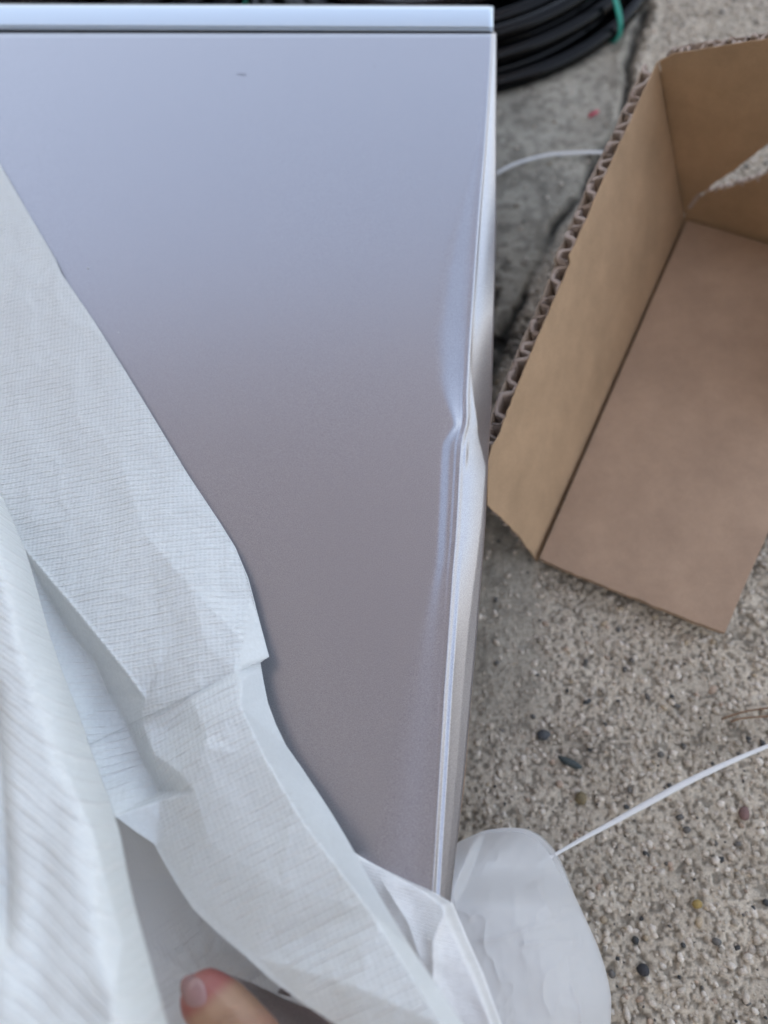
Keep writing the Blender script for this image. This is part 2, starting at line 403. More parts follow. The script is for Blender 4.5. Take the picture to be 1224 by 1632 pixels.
w1 = sm1(K((52, 10), (230, 14), (330, 30), (420, 46), (520, 53), (600, 43), (650, 28), (676, 19), (690, 24), (706, 31), (730, 32), (800, 31), (900, 31), (960, 40), (1100, 58), (1250, 75), (1400, 95), (1700, 100)), 3)
A1 = sm1(K((52, .1), (230, .5), (330, 2.2), (420, 4.0), (520, 4.7), (600, 4.2), (650, 3.2), (680, 1.9), (700, 1.5), (760, 1.5), (850, 1.4), (920, 1.2), (1000, 1.3), (1100, 1.7), (1250, 2.3), (1400, 2.8), (1700, 2.8)), 4)
b1 = sm1(K((52, 3), (230, 5), (330, 20), (420, 36), (520, 42), (600, 33), (650, 18), (676, 9), (700, 11), (850, 12), (920, 16), (1000, 26), (1100, 44), (1250, 60), (1400, 80), (1700, 85)), 3)
A2 = sm1(K((52, 0), (560, 0), (640, .35), (680, .5), (850, .45), (1000, .1), (1700, .05)), 4)
AG = sm1(K((52, .15), (300, .25), (420, .7), (560, 1.0), (690, 1.1), (850, .9), (1000, .35), (1700, .25)), 4)
dip = 1.3 * np.exp(-((ys - 684) / 24.) ** 2) + 1.0 * np.exp(-((ys - 640) / 190.) ** 2)
dlist = np.concatenate([np.arange(0, 26, .8), np.arange(26, 120, 2.2), np.geomspace(120, 1000, 60)])[::-1]
D = dlist[None, :]; c = lambda v: v[:, None]
def lin(t_, soft_=None):                                 # straight slope with softly rounded ends
    e = .12 if soft_ is None else soft_; t_ = np.clip(t_, -1, 2); f_ = lambda u: np.where(u < -e, 0, np.where(u > e, u, (u + e) ** 2 / (4 * e)))
    return np.clip(f_(t_) - f_(t_ - 1), 0, 1)
zf = -c(A1) * (1 - lin((D - (c(w1) - c(b1))) / c(b1), .34))
zf += -.7 * c(A2) * (1 - lin((D - 8.5) / 3.5))
zf += .48 * c(AG) * (1 - lin((D - 3.2) / 5.3))
zf += -.75 * (1 - sstep(0, 3.2, D + 0 * c(AG))) ** 1.6
zf += -c(dip) * np.exp(-(D / 18.) ** 1.5)
XX = c(Ex) - D; YY = c(ys) + 0 * D
# top hem rolls down into the gap under the lid
zf += -1.6 * (1 - sstep(52, 57, YY)) ** 1.5
# faint oil-canning
zf += .35 * (fbm(XX / 260., YY / 330., 2) - .5) * sstep(0, 80, D)
front = W(XX, YY, ZP + zf / 1000)
# slope of the bent side
nv = 26; vv = np.linspace(0, 1, nv + 1)[1:]
sd_z = zf[:, -1]                                     # height at the edge, mm
width = Bx - Ex
Vv = vv[None, :]
sx_ = c(Ex) + c(width) * Vv
depth = c(np.clip(width, 5, 60) * .36)
prof = Vv ** 1.25
# the kink facet: above it the side turns away, below it faces the sky
kx = np.interp(ys, [560, 610, 650, 690, 720, 745, 800, 1000], [0, .15, .32, .55, .8, .97, .93, .7])
km = np.interp(ys, [500, 600, 660, 745, 900, 1100], [0, .6, 1, 1, .6, .2])
facet = c(km) * np.clip(Vv - c(kx), 0, 1) * 7.0
steep = np.interp(ys, [50, 300, 560, 690, 760, 900, 1100, 1300], [1.0, 1.0, 1.0, 1.0, .85, .85, .9, 1.0])
side_z = c(sd_z) - depth * prof * c(steep) - facet - 1.1 * (1 - np.exp(-Vv * 12))
low = np.interp(ys, [850, 1050], [0, 1])[:, None]
pxs = sx_ - c(Ex)
side_z += low * (depth * prof * c(steep) - .33 * .42 * np.minimum(pxs, 9) - .33 * 1.15 * np.maximum(pxs - 9, 0) + 0 * pxs)
side_z += .5 * np.exp(-((YY[:, :1] - 725) / 20.) ** 2) * np.exp(-((sx_ - c(Ex) - 6) / 3.) ** 2)
side = W(sx_, YY[:, :1] + 0 * Vv, ZP + side_z / 1000)
# then it rolls under and drops to the back
last = side[:, -1, :]
drops = []
for k, (dx, dz) in enumerate([(.0006, -.0012), (.0007, -.003), (0, -.007), (-.004, -.02), (-.010, -.05), (-.016, -.09), (-.02, -.135)]):
    q_ = last.copy(); q_[:, 0] += dx; q_[:, 2] += dz; q_[:, 2] = np.maximum(q_[:, 2], .022); drops.append(q_)
body = np.concatenate([front, side, np.stack(drops, 1)], 1)
# the sheet's other end, outside the picture, goes down too
lf = body[:, 0, :].copy(); lf[:, 2] = .022
body = np.concatenate([lf[:, None], body], 1)
meshobj('front_panel', body, gridfaces(body.shape[0], body.shape[1])[:, ::-1].copy(), M_silver, cab)

# lid at the head end
def roundrect_loft(rows):
    nr = len(rows); nc = len(rows[0]); return np.array(rows, float), gridfaces(nr, nc)
xs = np.concatenate([np.linspace(-420, 760, 90), np.linspace(764, 778, 8)])
def lidprofile(x):                            # (photo y, drop mm) down the face of the lid, from behind over the front to the lip
    return [(7.5, -120), (7.0, -12), (7.2, -4), (7.8, -1.6), (8.8, -.5), (10.5, 0), (14, .1), (39.5, .1), (41, -.15), (42, -.7), (42.6, -1.8), (43.2, -1.9), (44, -1.2), (45.5, -1.0), (46.6, -1.2), (47.3, -2.2), (47.6, -6), (47.8, -60)]
tilt = lambda x: (x - 400) * .0035 + 1.0
rows = []
for yv, dz in lidprofile(0):
    row = [W(x, yv + tilt(x), ZP + .001 + dz / 1000) for x in xs]
    # round the right corner
    for a in np.linspace(.15, 1, 9):
        ang = a * math.pi / 2
        row.append(W(778 + 8.5 * math.sin(ang), yv + tilt(786) + (1.6 * a if yv < 12 else 0) + (2.6 * a * a if yv > 40 else 0), ZP + .001 + dz / 1000 - .0032 * (1 - math.cos(ang))))
    for dzz in (.012, .05, .13):
        p = row[-1 if dzz == .012 else -1].copy(); p = np.array(W(786.8, yv + tilt(786) + 1, ZP - .003 + dz / 1000)); p[2] = ZP + dz / 1000 - dzz; p[0] -= .001 + dzz * .06; row.append(p)
    rows.append(row)
lv, lfc = roundrect_loft(rows)
lv[..., 2] = np.maximum(lv[..., 2], .02)
lid = meshobj('lid', lv, lfc, M_lid, cab)
# lid's flat end
# dark gap strip behind
v = [W(-430, 44, ZP - .0085), W(783, 47, ZP - .0085), W(783, 60, ZP - .0085), W(-430, 60, ZP - .0085)]
meshobj('gap_strip', v, [(0, 3, 2, 1)], M_dark, cab, smooth=False)
# cardboard sheet under the cabinet, peeping out along its right side
by = np.array([(700, 775), (900, 769), (1050, 757), (1150, 750), (1250, 742), (1330, 732), (1420, 722), (1600, 706)], float)
v = []; 
for yv, xv in by: v += [W(xv - 70, yv, .030), W(xv - 2.5, yv, .030)]
f = [(2 * i, 2 * i + 1, 2 * i + 3, 2 * i + 2) for i in range(len(by) - 1)]
sh = meshobj('cardboard_sheet', v, f, cardboard('kraft_orange', (.42, .24, .13), (.48, .28, .16)), smooth=False)
solidify(sh, .006)
props(sh, 'thin strip of tan cardboard showing under the lower right side of the cabinet', 'cardboard')

# lint and specks on the paint
def tube(name, pts, rad, m, parent=None, n=10, closed=False, flat=1.0, upv=None, taper=None):
    P_ = np.array(pts, float); m_ = len(P_); V = []
    for i in range(m_):
        a = P_[(i - 1) % m_] if (closed or i > 0) else P_[i]; b_ = P_[(i + 1) % m_] if (closed or i < m_ - 1) else P_[i]
        tg = Vector(b_ - a).normalized(); up = Vector(upv) if upv is not None else Vector((0, 0, 1))
        s1 = tg.cross(up).normalized(); s2 = s1.cross(tg).normalized()
        rr = rad[i] if hasattr(rad, '__len__') else rad
        for k in range(n):
            th = 2 * math.pi * k / n
            V.append(P_[i] + rr * (math.cos(th) * np.array(s1) + flat * math.sin(th) * np.array(s2)))
    Fc = []
    for i in range(m_ if closed else m_ - 1):
        for k in range(n):
            j = (i + 1) % m_
            Fc.append((i * n + k, i * n + (k + 1) % n, j * n + (k + 1) % n, j * n + k))
    if not closed:
        Fc.append(tuple(range(n))[::-1]); Fc.append(tuple((m_ - 1) * n + k for k in range(n)))
    return meshobj(name, V, Fc, m, parent)
def spline(pts, n=12):
    P_ = [np.array(p, float) for p in pts]; P_ = [2 * P_[0] - P_[1]] + P_ + [2 * P_[-1] - P_[-2]]; out = []
    for i in range(1, len(P_) - 2):
        for k in range(n):
            t_ = k / n; a, b_, c_, d_ = P_[i - 1], P_[i], P_[i + 1], P_[i + 2]
            out.append(.5 * ((2 * b_) + (c_ - a) * t_ + (2 * a - 5 * b_ + 4 * c_ - d_) * t_ ** 2 + (3 * b_ - a - 3 * c_ + d_) * t_ ** 3))
    out.append(P_[-2]); return out
o = tube('lint', [W(x, y, ZP + .0005) for x, y in [(377, 117.5), (381, 117.2), (386, 117.8), (390, 118.3), (393, 119)]], [.00008, .00017, .00018, .00016, .00006], M_lint, n=6)
props(o, 'tiny dark curved fibre near the top of the silver panel', 'lint')
for x, y, rr, m_, lab in [(597, 106, .0005, M_lint, 'tiny dark speck on the silver panel right of the fibre'), (140, 427, .0008, M_whitespeck, 'pale grain of dust on the silver panel beside the foam edge'), (189, 530, .0005, M_whitespeck, 'small pale grain of dust close to the middle of the foam edge'), (580, 250, .0004, M_whitespeck, 'tiny pale speck high on the silver panel')]:
    bm = bmesh.new(); bmesh.ops.create_icosphere(bm, subdivisions=1, radius=rr)
    v = np.array([q.co[:] for q in bm.verts]) * [1, .8, .5]; f = np.array([[q.index for q in g.verts] for g in bm.faces]); bm.free()
    o = meshobj('dust_speck', v, f, m_); o.location = tuple(W(x, y, ZP + .0004)); props(o, lab, 'speck', 'specks of dust on the panel')

# ------------------------------------------------------------------ foam wrapping
def rib(X, Y, ang, pitch=.0040, amp=.00016, k=0):
    a = math.radians(ang); u = X * math.cos(a) + Y * math.sin(a); v = -X * math.sin(a) + Y * math.cos(a)
    v = v + .0009 * (vnoise(u * 70 + k, v * 40) - .5)
    env = sstep(.22, .60, fbm(u * 55 + 7 * k, v * 75, 3))
    ph = (v / pitch) % 1.0
    ridge = np.exp(-((ph - .5) / .13) ** 2)
    cell = np.sin(2 * np.pi * u / .0021 + 5 * vnoise(u * 90, v * 90)) * np.sin(2 * np.pi * v / .0021)
    return amp * (ridge * (.25 + .9 * env) + .35 * cell + .5 * (fbm(u * 500, v * 500, 2) - .4))
def crease(px_, py_, pts, a, wd, fade=.12, side=0, wd2=None):
    d, t_, s_ = seg(px_, py_, pts)
    fd = sstep(0, fade, t_) * (1 - sstep(1 - fade, 1, t_)) if fade > 0 else 1
    ww = wd if wd2 is None else np.where(s_ > 0, wd, wd2)
    return a * np.exp(-d / ww) * fd
def sheet(name, L, R, zL, zR, nr, nc, zfun, m, parent, ang, ribamp=.00016, thick=.0007, bow=0, ribmask=None, power=1.0, sharpen=0, pitch=.0040, hole=None, k=0, replace=False, soft=2):
    L = np.array(L, float); R = np.array(R, float)
    t_ = np.linspace(0, len(L) - 1, nr); ti = np.arange(len(L))
    def cur(A):
        lin = np.stack([np.interp(t_, ti, A[:, j]) for j in range(A.shape[1])], -1)
        kk = np.hanning(2 * sharpen + 3) if sharpen else None
        if kk is not None:
            kk /= kk.sum(); pad = sharpen + 1
            lin = np.stack([np.convolve(np.pad(lin[:, j], pad, 'reflect', reflect_type='odd'), kk, 'valid') for j in range(lin.shape[1])], -1)
        return lin
    l = cur(L); r_ = cur(R); zl = cur(np.array(zL, float)[:, None])[:, 0]; zr = cur(np.array(zR, float)[:, None])[:, 0]
    s_ = np.linspace(0, 1, nc)[None, :]
    X = l[:, :1] * (1 - s_) + r_[:, :1] * s_; Y = l[:, 1:2] * (1 - s_) + r_[:, 1:2] * s_
    sz = s_ ** power
    Zb = zl[:, None] * (1 - sz) + zr[:, None] * sz + bow * 4 * s_ * (1 - s_)
    Zb = Zb * (0 if replace else 1) + zfun(X, Y, s_ + 0 * X)
    Zb = np.broadcast_to(Zb, X.shape)
    for _ in range(soft):
        Zp = np.pad(Zb, 1, 'edge'); Zb = (Zp[:-2, 1:-1] + Zp[2:, 1:-1] + Zp[1:-1, :-2] + Zp[1:-1, 2:] + 2 * Zb) / 6
    Pw = W(X, Y, Zb)
    mk = np.ones_like(X) if ribmask is None else ribmask(X, Y, s_ + 0 * X)
    an_ = np.radians(ang(X, Y) if callable(ang) else ang + 0 * X)
    UV = np.stack([Pw[..., 0] * np.cos(an_) + Pw[..., 1] * np.sin(an_) + k, -Pw[..., 0] * np.sin(an_) + Pw[..., 1] * np.cos(an_)], -1)
    fc = gridfaces(nr, nc)
    if hole is not None:
        cxm = X.ravel()[fc].mean(1); cym = Y.ravel()[fc].mean(1); fc = fc[~hole(cxm, cym)]
    o = meshobj(name, Pw, fc[:, ::-1].copy(), m, parent, uv=UV, col=np.repeat(mk.reshape(-1, 1), 3, 1))
    if thick: solidify(o, thick)
    return o

wrap = empty('foam_wrap', tuple(W(250, 1100, ZP)))
props(wrap, 'white ribbed foam wrapping pulled back over the left and bottom of the silver cabinet', 'foam wrap')
Rr = [(-120, 90), (-60, 172), (0, 262), (88, 413), (98, 436), (150, 512), (200, 592), (300, 757), (350, 832), (375, 872), (395, 920), (403, 950), (415, 995), (429, 1047)]
Ll = [(-420, 200), (-360, 300), (-300, 420), (-240, 560), (-235, 580), (-200, 640), (-160, 720), (-100, 850), (-60, 930), (-20, 990), (20, 1050), (50, 1110), (95, 1150), (137, 1189)]
C1 = [(440, 1043), (377, 1068), (300, 1112), (226, 1153), (204, 1160), (137, 1189)]
C2 = [(20, 850), (60, 905), (130, 990), (200, 1080), (232, 1135)]
from mathutils.geometry import delaunay_2d_cdt
CP = [(-460, 60, 12), (-120, 80, 4), (-60, 172, 3), (0, 262, 2), (88, 413, 2), (98, 436, 3), (200, 592, 4), (300, 757, 6), (350, 832, 6), (378, 874, 7), (403, 958, 8), (432, 1046, 9),
 (-460, 700, 40), (-460, 1150, 50), (-200, 600, 16), (0, 480, 7), (100, 640, 9), (190, 730, 12), (60, 760, 15), (0, 830, 22), (130, 850, 19), (230, 850, 20), (300, 930, 23),
 (30, 866, 24), (117, 968, 28), (204, 1075, 29), (230, 1112, 25), (66, 935, 20), (112, 1010, 17), (153, 1058, 16), (173, 1106, 15), (204, 1160, 15), (226, 1153, 23),
 (300, 1112, 28), (377, 1068, 26), (382, 1018, 22), (330, 1030, 27), (265, 1040, 26), (250, 960, 23),
 (20, 1010, 34), (60, 1100, 38), (110, 1130, 33), (137, 1189, 30), (150, 1260, 34), (60, 1250, 50), (182, 1302, 40), (255, 1276, 31), (246, 1204, 28), (253, 1262, 21), (226, 1209, 15),
 (345, 1094, 30), (330, 1165, 38), (326, 1192, 41), (288, 1232, 38), (310, 1262, 39), (270, 1160, 25),
 (386, 1085, 31), (384, 1126, 38), (423, 1208, 44), (479, 1304, 49), (535, 1378, 52), (590, 1452, 55), (640, 1530, 58), (705, 1634, 64), (740, 1705, 68),
 (419, 1060, 9), (428, 1110, 10), (457, 1188, 12), (503, 1254, 15), (554, 1335, 20), (607, 1428, 28), (664, 1520, 46), (742, 1634, 52), (900, 1800, 60), (520, 1000, 20), (700, 1300, 35),
 (250, 1345, 31), (306, 1432, 36), (408, 1526, 44), (500, 1612, 50), (560, 1650, 54), (640, 1730, 60), (200, 1500, 30), (300, 1700, 40),
 (330, 1340, 40), (400, 1290, 44), (380, 1200, 41), (440, 1410, 49), (560, 1570, 58)]
CE = [[(30, 866), (117, 968), (204, 1075), (230, 1112), (226, 1153)], [(66, 935), (112, 1010), (153, 1058), (173, 1106), (204, 1160)], [(137, 1189), (204, 1160), (226, 1153), (300, 1112), (377, 1068), (432, 1046)],
 [(403, 958), (382, 1018), (377, 1068)], [(226, 1153), (246, 1204), (253, 1262)], [(204, 1160), (226, 1209), (253, 1262)], [(345, 1094), (330, 1165), (326, 1192), (288, 1232), (253, 1262), (255, 1276)],
 [(182, 1302), (255, 1276), (310, 1262)], [(377, 1068), (386, 1085), (384, 1126), (423, 1208), (479, 1304), (535, 1378), (590, 1452), (640, 1530), (705, 1634), (740, 1705)],
 [(419, 1060), (428, 1110), (457, 1188), (503, 1254), (554, 1335), (607, 1428), (664, 1520), (742, 1634)], [(30, 866), (66, 935)]]
_ix = {(p[0], p[1]): i for i, p in enumerate(CP)}
_ed = [( _ix[a], _ix[b_]) for ch in CE for a, b_ in zip(ch[:-1], ch[1:])]
_vo, _eo, _fo, _ov, _, _ = delaunay_2d_cdt([Vector((p[0], p[1])) for p in CP], _ed, [], 0, 1e-4)
_zo = [np.mean([CP[j][2] for j in o_]) if len(o_) else 20.0 for o_ in _ov]
def facets(X, Y):
    out = np.full(X.shape, np.nan)
    for f_ in _fo:
        a, b_, c_ = [(_vo[i].x, _vo[i].y) for i in f_[:3]]; za, zb, zc = [_zo[i] for i in f_[:3]]
        den = (b_[1] - c_[1]) * (a[0] - c_[0]) + (c_[0] - b_[0]) * (a[1] - c_[1])
        if abs(den) < 1e-9: continue
        l1 = ((b_[1] - c_[1]) * (X - c_[0]) + (c_[0] - b_[0]) * (Y - c_[1])) / den
        l2 = ((c_[1] - a[1]) * (X - c_[0]) + (a[0] - c_[0]) * (Y - c_[1])) / den; l3 = 1 - l1 - l2
        m_ = (l1 > -1e-6) & (l2 > -1e-6) & (l3 > -1e-6); out[m_] = (l1 * za + l2 * zb + l3 * zc)[m_]
    return np.where(np.isnan(out), 20, out) / 1000 + ZP
def wrinkle(X, Y):
    r_ = 1 - np.abs(2 * fbm(X / 70 + 3, Y / 110, 3) - 1)
    return .0045 * (fbm(X / 120, Y / 150, 3) - .45) + .0012 * np.clip(r_ - .8, 0, 1) * 5 * .4
def tri_mask(X, Y):                          # the smooth, unribbed facets
    def inside(pg):
        r_ = np.ones_like(X, bool)
        for (a, b_) in zip(pg, pg[1:] + pg[:1]): r_ &= ((b_[0] - a[0]) * (Y - a[1]) - (b_[1] - a[1]) * (X - a[0])) > 0
        return r_
    m_ = inside([(30, 866), (117, 968), (230, 1112), (226, 1153), (204, 1160), (66, 935)]) | inside([(403, 958), (432, 1046), (377, 1068)]) | inside([(204, 1160), (240, 1190), (253, 1262), (226, 1209)]) | inside([(182, 1302), (255, 1276), (250, 1345)])
    return np.where(m_, .12, 1.0)
def zup(X, Y, s):
    d1 = seg(X, Y, C2)[0]
    g_ = -.0009 * np.exp(-(seg(X, Y, C1)[0] / 3) ** 2) - .0005 * np.exp(-(seg(X, Y, [(403, 958), (382, 1018), (377, 1068)])[0] / 2.5) ** 2) + .0008 * np.exp(-(seg(X, Y, CE[0][:4])[0] / 3) ** 2) - .0007 * np.exp(-(seg(X, Y, CE[1])[0] / 3) ** 2)
    return g_ + facets(X, Y) + wrinkle(X, Y) * sstep(0, 50, np.abs(X * 0 + 60)) + crease(X, Y, [(-40, 560), (30, 485), (88, 413)], .0008, 8, .1)
def zup_old(X, Y, s):
    z = crease(X, Y, C2, .010, 9, .05, wd2=55)
    z += crease(X, Y, [(405, 955), (385, 1010), (372, 1066)], .004, 9, 0, wd2=30)
    z += -.006 * np.exp(-seg(X, Y, C1)[0] / 14)
    z += .010 * np.exp(-(seg(X, Y, [(330, 960), (390, 880)])[0] / 60) ** 2)
    z += .006 * (fbm(X / 170, Y / 150, 3) - .45)
    z += crease(X, Y, [(-40, 560), (30, 485), (88, 413)], .0012, 12, .1)
    z += .0022 * np.exp(-((X - 10) / 60) ** 2) * 0
    return z
nR = len(Rr)
zr = [ZP + v for v in (.004, .003, .002, .0015, .002, .003, .004, .009, .013, .015, .017, .018, .018, .018)]
zl = [ZP + v for v in (.01, .01, .01, .012, .013, .015, .02, .03, .035, .04, .042, .042, .040, .036)]
sheet('covering_sheet', Ll, Rr, zl, zr, 520, 330, zup, M_foam, wrap, 11, replace=True, soft=7, ribmask=lambda X, Y, s: tri_mask(X, Y))

# lower strip: from the crease down to the bottom of the picture
R2 = [(427, 1047), (415, 1056), (420, 1085), (427, 1120), (440, 1155), (456, 1188), (480, 1222), (502, 1255), (528, 1295), (552, 1335), (580, 1385), (605, 1428), (635, 1478), (662, 1520), (700, 1575), (738, 1632), (790, 1710)]
L2 = [(80, 1130), (105, 1175), (125, 1210), (145, 1245), (165, 1275), (182, 1300), (215, 1325), (245, 1345), (263, 1378), (283, 1412), (308, 1449), (345, 1485), (390, 1523), (430, 1560), (485, 1600), (538, 1636), (640, 1710)]
C7 = [(372, 1066), (385, 1120), (402, 1165), (440, 1225), (490, 1305), (535, 1375), (590, 1450), (640, 1530), (705, 1632), (740, 1700)]
def zlow(X, Y, s): return facets(X, Y) - .0012 * np.exp(-seg(X, Y, C1)[0] / 6) + wrinkle(X, Y)
def zlow_old(X, Y, s):
    z = crease(X, Y, C1, -.007, 16, 0)
    z += crease(X, Y, [(150, 1085), (185, 1130), (215, 1168), (235, 1215), (251, 1278)], -.010, 10, .05, wd2=32)
    z += crease(X, Y, [(251, 1278), (290, 1240), (320, 1180), (330, 1120)], .006, 20, .1, wd2=8)
    z += crease(X, Y, [(180, 1302), (250, 1277), (300, 1262), (380, 1250)], .005, 22, .05, wd2=9)
    d, t_, sg_ = seg(X, Y, C7)
    z += .0035 * sstep(-3, 3, -d * sg_) - .0015 * np.exp(-(d / 5) ** 2)
    z += .006 * np.exp(-(seg(X, Y, [(420, 1330), (560, 1560)])[0] / 50) ** 2)
    z += .007 * (fbm(X / 120 + 3, Y / 130, 3) - .45)
    return z
def mask7(X, Y, s):
    d, t_, sg_ = seg(X, Y, C7); m = sstep(-2, 3, -d * sg_) * .95 + .05
    e_ = seg(X, Y, [(182, 1300), (250, 1345), (306, 1432), (408, 1526), (500, 1612)])[0]
    return m * tri_mask(X, Y) * (.25 + .75 * sstep(8, 40, e_))
z2r = [ZP + v for v in (.018, .018, .02, .024, .028, .03, .032, .034, .036, .038, .04, .042, .044, .046, .05, .055, .06)]
z2l = [ZP + v for v in (.036, .036, .034, .03, .028, .026, .03, .034, .036, .04, .042, .046, .05, .054, .058, .06, .07)]
sheet('lower_strip', L2, R2, z2l, z2r, 560, 300, zlow, M_foam, wrap, 24, ribmask=mask7, k=3, replace=True, soft=7)

# hanging fold close to the camera
Rn = [(-60, 660), (-20, 745), (8, 800), (42, 880), (62, 950), (80, 1015), (103, 1080), (130, 1150), (152, 1215), (175, 1275), (192, 1330), (203, 1390), (214, 1440), (232, 1505), (250, 1570), (272, 1650), (290, 1730)]
Ln = [(-260, 760), (-260, 800), (-260, 850), (-260, 910), (-260, 980), (-260, 1040), (-260, 1100), (-260, 1160), (-260, 1220), (-260, 1280), (-260, 1340), (-260, 1400), (-260, 1450), (-260, 1510), (-260, 1570), (-260, 1650), (-260, 1730)]
def znear(X, Y, s):
    z = -.030 * np.clip((s - .80) / .20, 0, 1) ** 2.2
    z += crease(X, Y, [(-10, 1050), (4, 1250), (14, 1400), (10, 1540)], -.006, 10, .2, wd2=60)
    z += crease(X, Y, [(90, 1190), (150, 1330), (195, 1500), (170, 1660)], .005, 30, .2)
    z += .010 * (fbm(X / 130 + 8, Y / 260 + 2, 3) - .45)
    return z
zn = [ZP + v for v in np.linspace(.075, .125, len(Rn))]
zn2 = [ZP + v for v in np.linspace(.08, .14, len(Rn))]
sheet('hanging_fold', Ln, Rn, zn2, zn, 420, 260, znear, M_foam, wrap, -32, ribamp=.0002, thick=.0009, k=5, sharpen=8)

# sheet pressed against the panel by the thumb
R3 = [(300, 1230), (330, 1405), (350, 1440), (380, 1480), (430, 1520), (470, 1560), (520, 1600), (600, 1640), (700, 1700)]
L3 = [(100, 1230), (150, 1400), (160, 1440), (170, 1480), (180, 1520), (190, 1560), (200, 1600), (210, 1650), (220, 1720)]
def edge3(x): return np.interp(x, [200, 330, 360, 400, 450, 500, 545, 620], [1700, 1546, 1551, 1566, 1590, 1610, 1634, 1668])
def hole3(x, y):
    return ((x > 330) & (y > edge3(x))) | ((np.hypot((x - 452) / 11.5, (y - 1587) / 12.5) < 1) & (y < 1586 + (x - 452) * .30))
def z3(X, Y, s):
    d = np.hypot(X - 330, (Y - 1570))
    th = np.arctan2(Y - 1570, X - 330)
    z = -.016 * np.exp(-(d / 85) ** 1.3)
    z += .0004 * np.sin(th * 13 + 2 * vnoise(X / 30, Y / 30)) * np.exp(-((d - 75) / 45) ** 2)
    z += .0014 * (fbm(X / 60, Y / 60, 3) - .45)
    return z
sheet('pressed_sheet', L3, R3, [ZP + v for v in (.002, .004, .008, .014, .02, .025, .03, .034, .034)], [ZP + v for v in (.002, .003, .006, .01, .014, .016, .018, .02, .02)], 330, 330, z3, M_film, wrap, 35, ribamp=.00016, thick=0, hole=hole3, pitch=.0032, k=9, ribmask=lambda X, Y, s: .08 + .92 * np.exp(-((np.hypot(X - 330, Y - 1560) - 60) / 75.) ** 2))

# corner flap wrapping round the lower right corner of the cabinet
L4 = [(540, 1335), (560, 1400), (590, 1460), (620, 1520), (650, 1575), (690, 1632), (750, 1720)]
M4 = [(571, 1366), (640, 1420), (670, 1480), (700, 1540), (720, 1580), (745, 1632), (790, 1720)]
R4 = [(572, 1366), (690, 1421), (722, 1440), (745, 1495), (770, 1550), (802, 1640), (850, 1730)]
def z4(X, Y, s):
    d, _, _ = seg(X, Y, [(716, 1436), (690, 1500), (690, 1640)])
    z = .008 * np.exp(-d / 30) - .010 * sstep(.8, 1, s) ** 2
    z += crease(X, Y, [(600, 1390), (650, 1470), (680, 1560)], .003, 20, .2)
    return z + .004 * (fbm(X / 60, Y / 80, 3) - .45)
sheet('corner_flap', L4, R4, [ZP + .010] * 7, [ZP + v for v in (.006, .006, .006, .008, .01, .01, .01)], 200, 180, z4, M_foamfine, wrap, -15, ribamp=.00007, thick=.0009, pitch=.0014, k=13)

# thin pouch of foam hanging past the corner
pouch = [(700, 1330), (722, 1348), (745, 1336), (775, 1323), (808, 1319), (838, 1320), (862, 1330), (885, 1353), (900, 1385), (915, 1425), (935, 1468), (953, 1505), (966, 1545), (975, 1590), (972, 1640), (960, 1700), (950, 1760)]
nrp = 200; tp = np.linspace(0, 1, nrp)
# fan of rows from the hidden left side to the outline
OU = np.array([(690, 1395), (700, 1365), (722, 1348), (745, 1336), (775, 1323), (808, 1319), (838, 1320), (862, 1331), (885, 1355), (900, 1385), (915, 1425), (935, 1468), (953, 1507), (966, 1547), (975, 1590), (973, 1640), (962, 1700), (950, 1760)], float)
ti = np.linspace(0, 1, len(OU)); ou_ = np.stack([np.interp(tp, ti, OU[:, j]) for j in (0, 1)], -1)
kk = np.hanning(15); kk /= kk.sum()
ou_ = np.stack([np.convolve(np.pad(ou_[:, j], 7, 'reflect', reflect_type='odd'), kk, 'valid') for j in (0, 1)], -1)
IN = np.stack([np.interp(tp, [0, .3, 1], [690, 690, 700]), np.interp(tp, [0, .3, 1], [1420, 1470, 1770])], -1)
s_ = np.linspace(0, 1, 150)[None, :]
X = IN[:, :1] * (1 - s_) + ou_[:, :1] * s_; Y = IN[:, 1:] * (1 - s_) + ou_[:, 1:] * s_
Zb = 0 * X + .095 - .045 * s_ ** 3 + .018 * np.sqrt(np.clip(1 - s_ ** 6, 0, 1))
dcl, tcl, scl = seg(X, Y, [(770, 1322), (758, 1350), (745, 1385), (722, 1440)])
Zb += -.016 * sstep(-9, 9, dcl * scl) * (1 - sstep(1380, 1450, Y))
Zb += crease(X, Y, [(750, 1502), (790, 1496), (840, 1480), (915, 1466)], .0016, 5, .15) + crease(X, Y, [(825, 1506), (880, 1500), (925, 1500)], .0014, 4, .15) + crease(X, Y, [(850, 1400), (865, 1430), (885, 1470)], .003, 14, .2)
Zb += .008 * (fbm(X / 110, Y / 110 + 4, 2) - .45) + .0012 * (1 - np.abs(2 * fbm(X / 40, Y / 75 + 4, 3) - 1)) ** 3
Zb += crease(X, Y, [(720, 1530), (780, 1600), (800, 1680)], .003, 10, .2) + crease(X, Y, [(905, 1560), (925, 1600), (930, 1660)], .003, 8, .2)
po = meshobj('foam_pouch', W(X, Y, Zb), gridfaces(nrp, 150)[:, ::-1].copy(), M_film)
props(po, 'thin see-through foam pouch with a rounded end hanging beside the cabinet corner over the concrete', 'foam pouch')
# its back sheet
Zb2 = .045 + .008 * (fbm(X / 70, Y / 70 + 9, 2) - .5) + .004 * s_
for _o in (po,):
    pass
bk = meshobj('back_sheet', W(IN[:, :1] * (1 - s_) + (ou_[:, :1] - 3) * s_, Y, Zb2), gridfaces(nrp, 150)[:, ::-1].copy(), M_film, po)

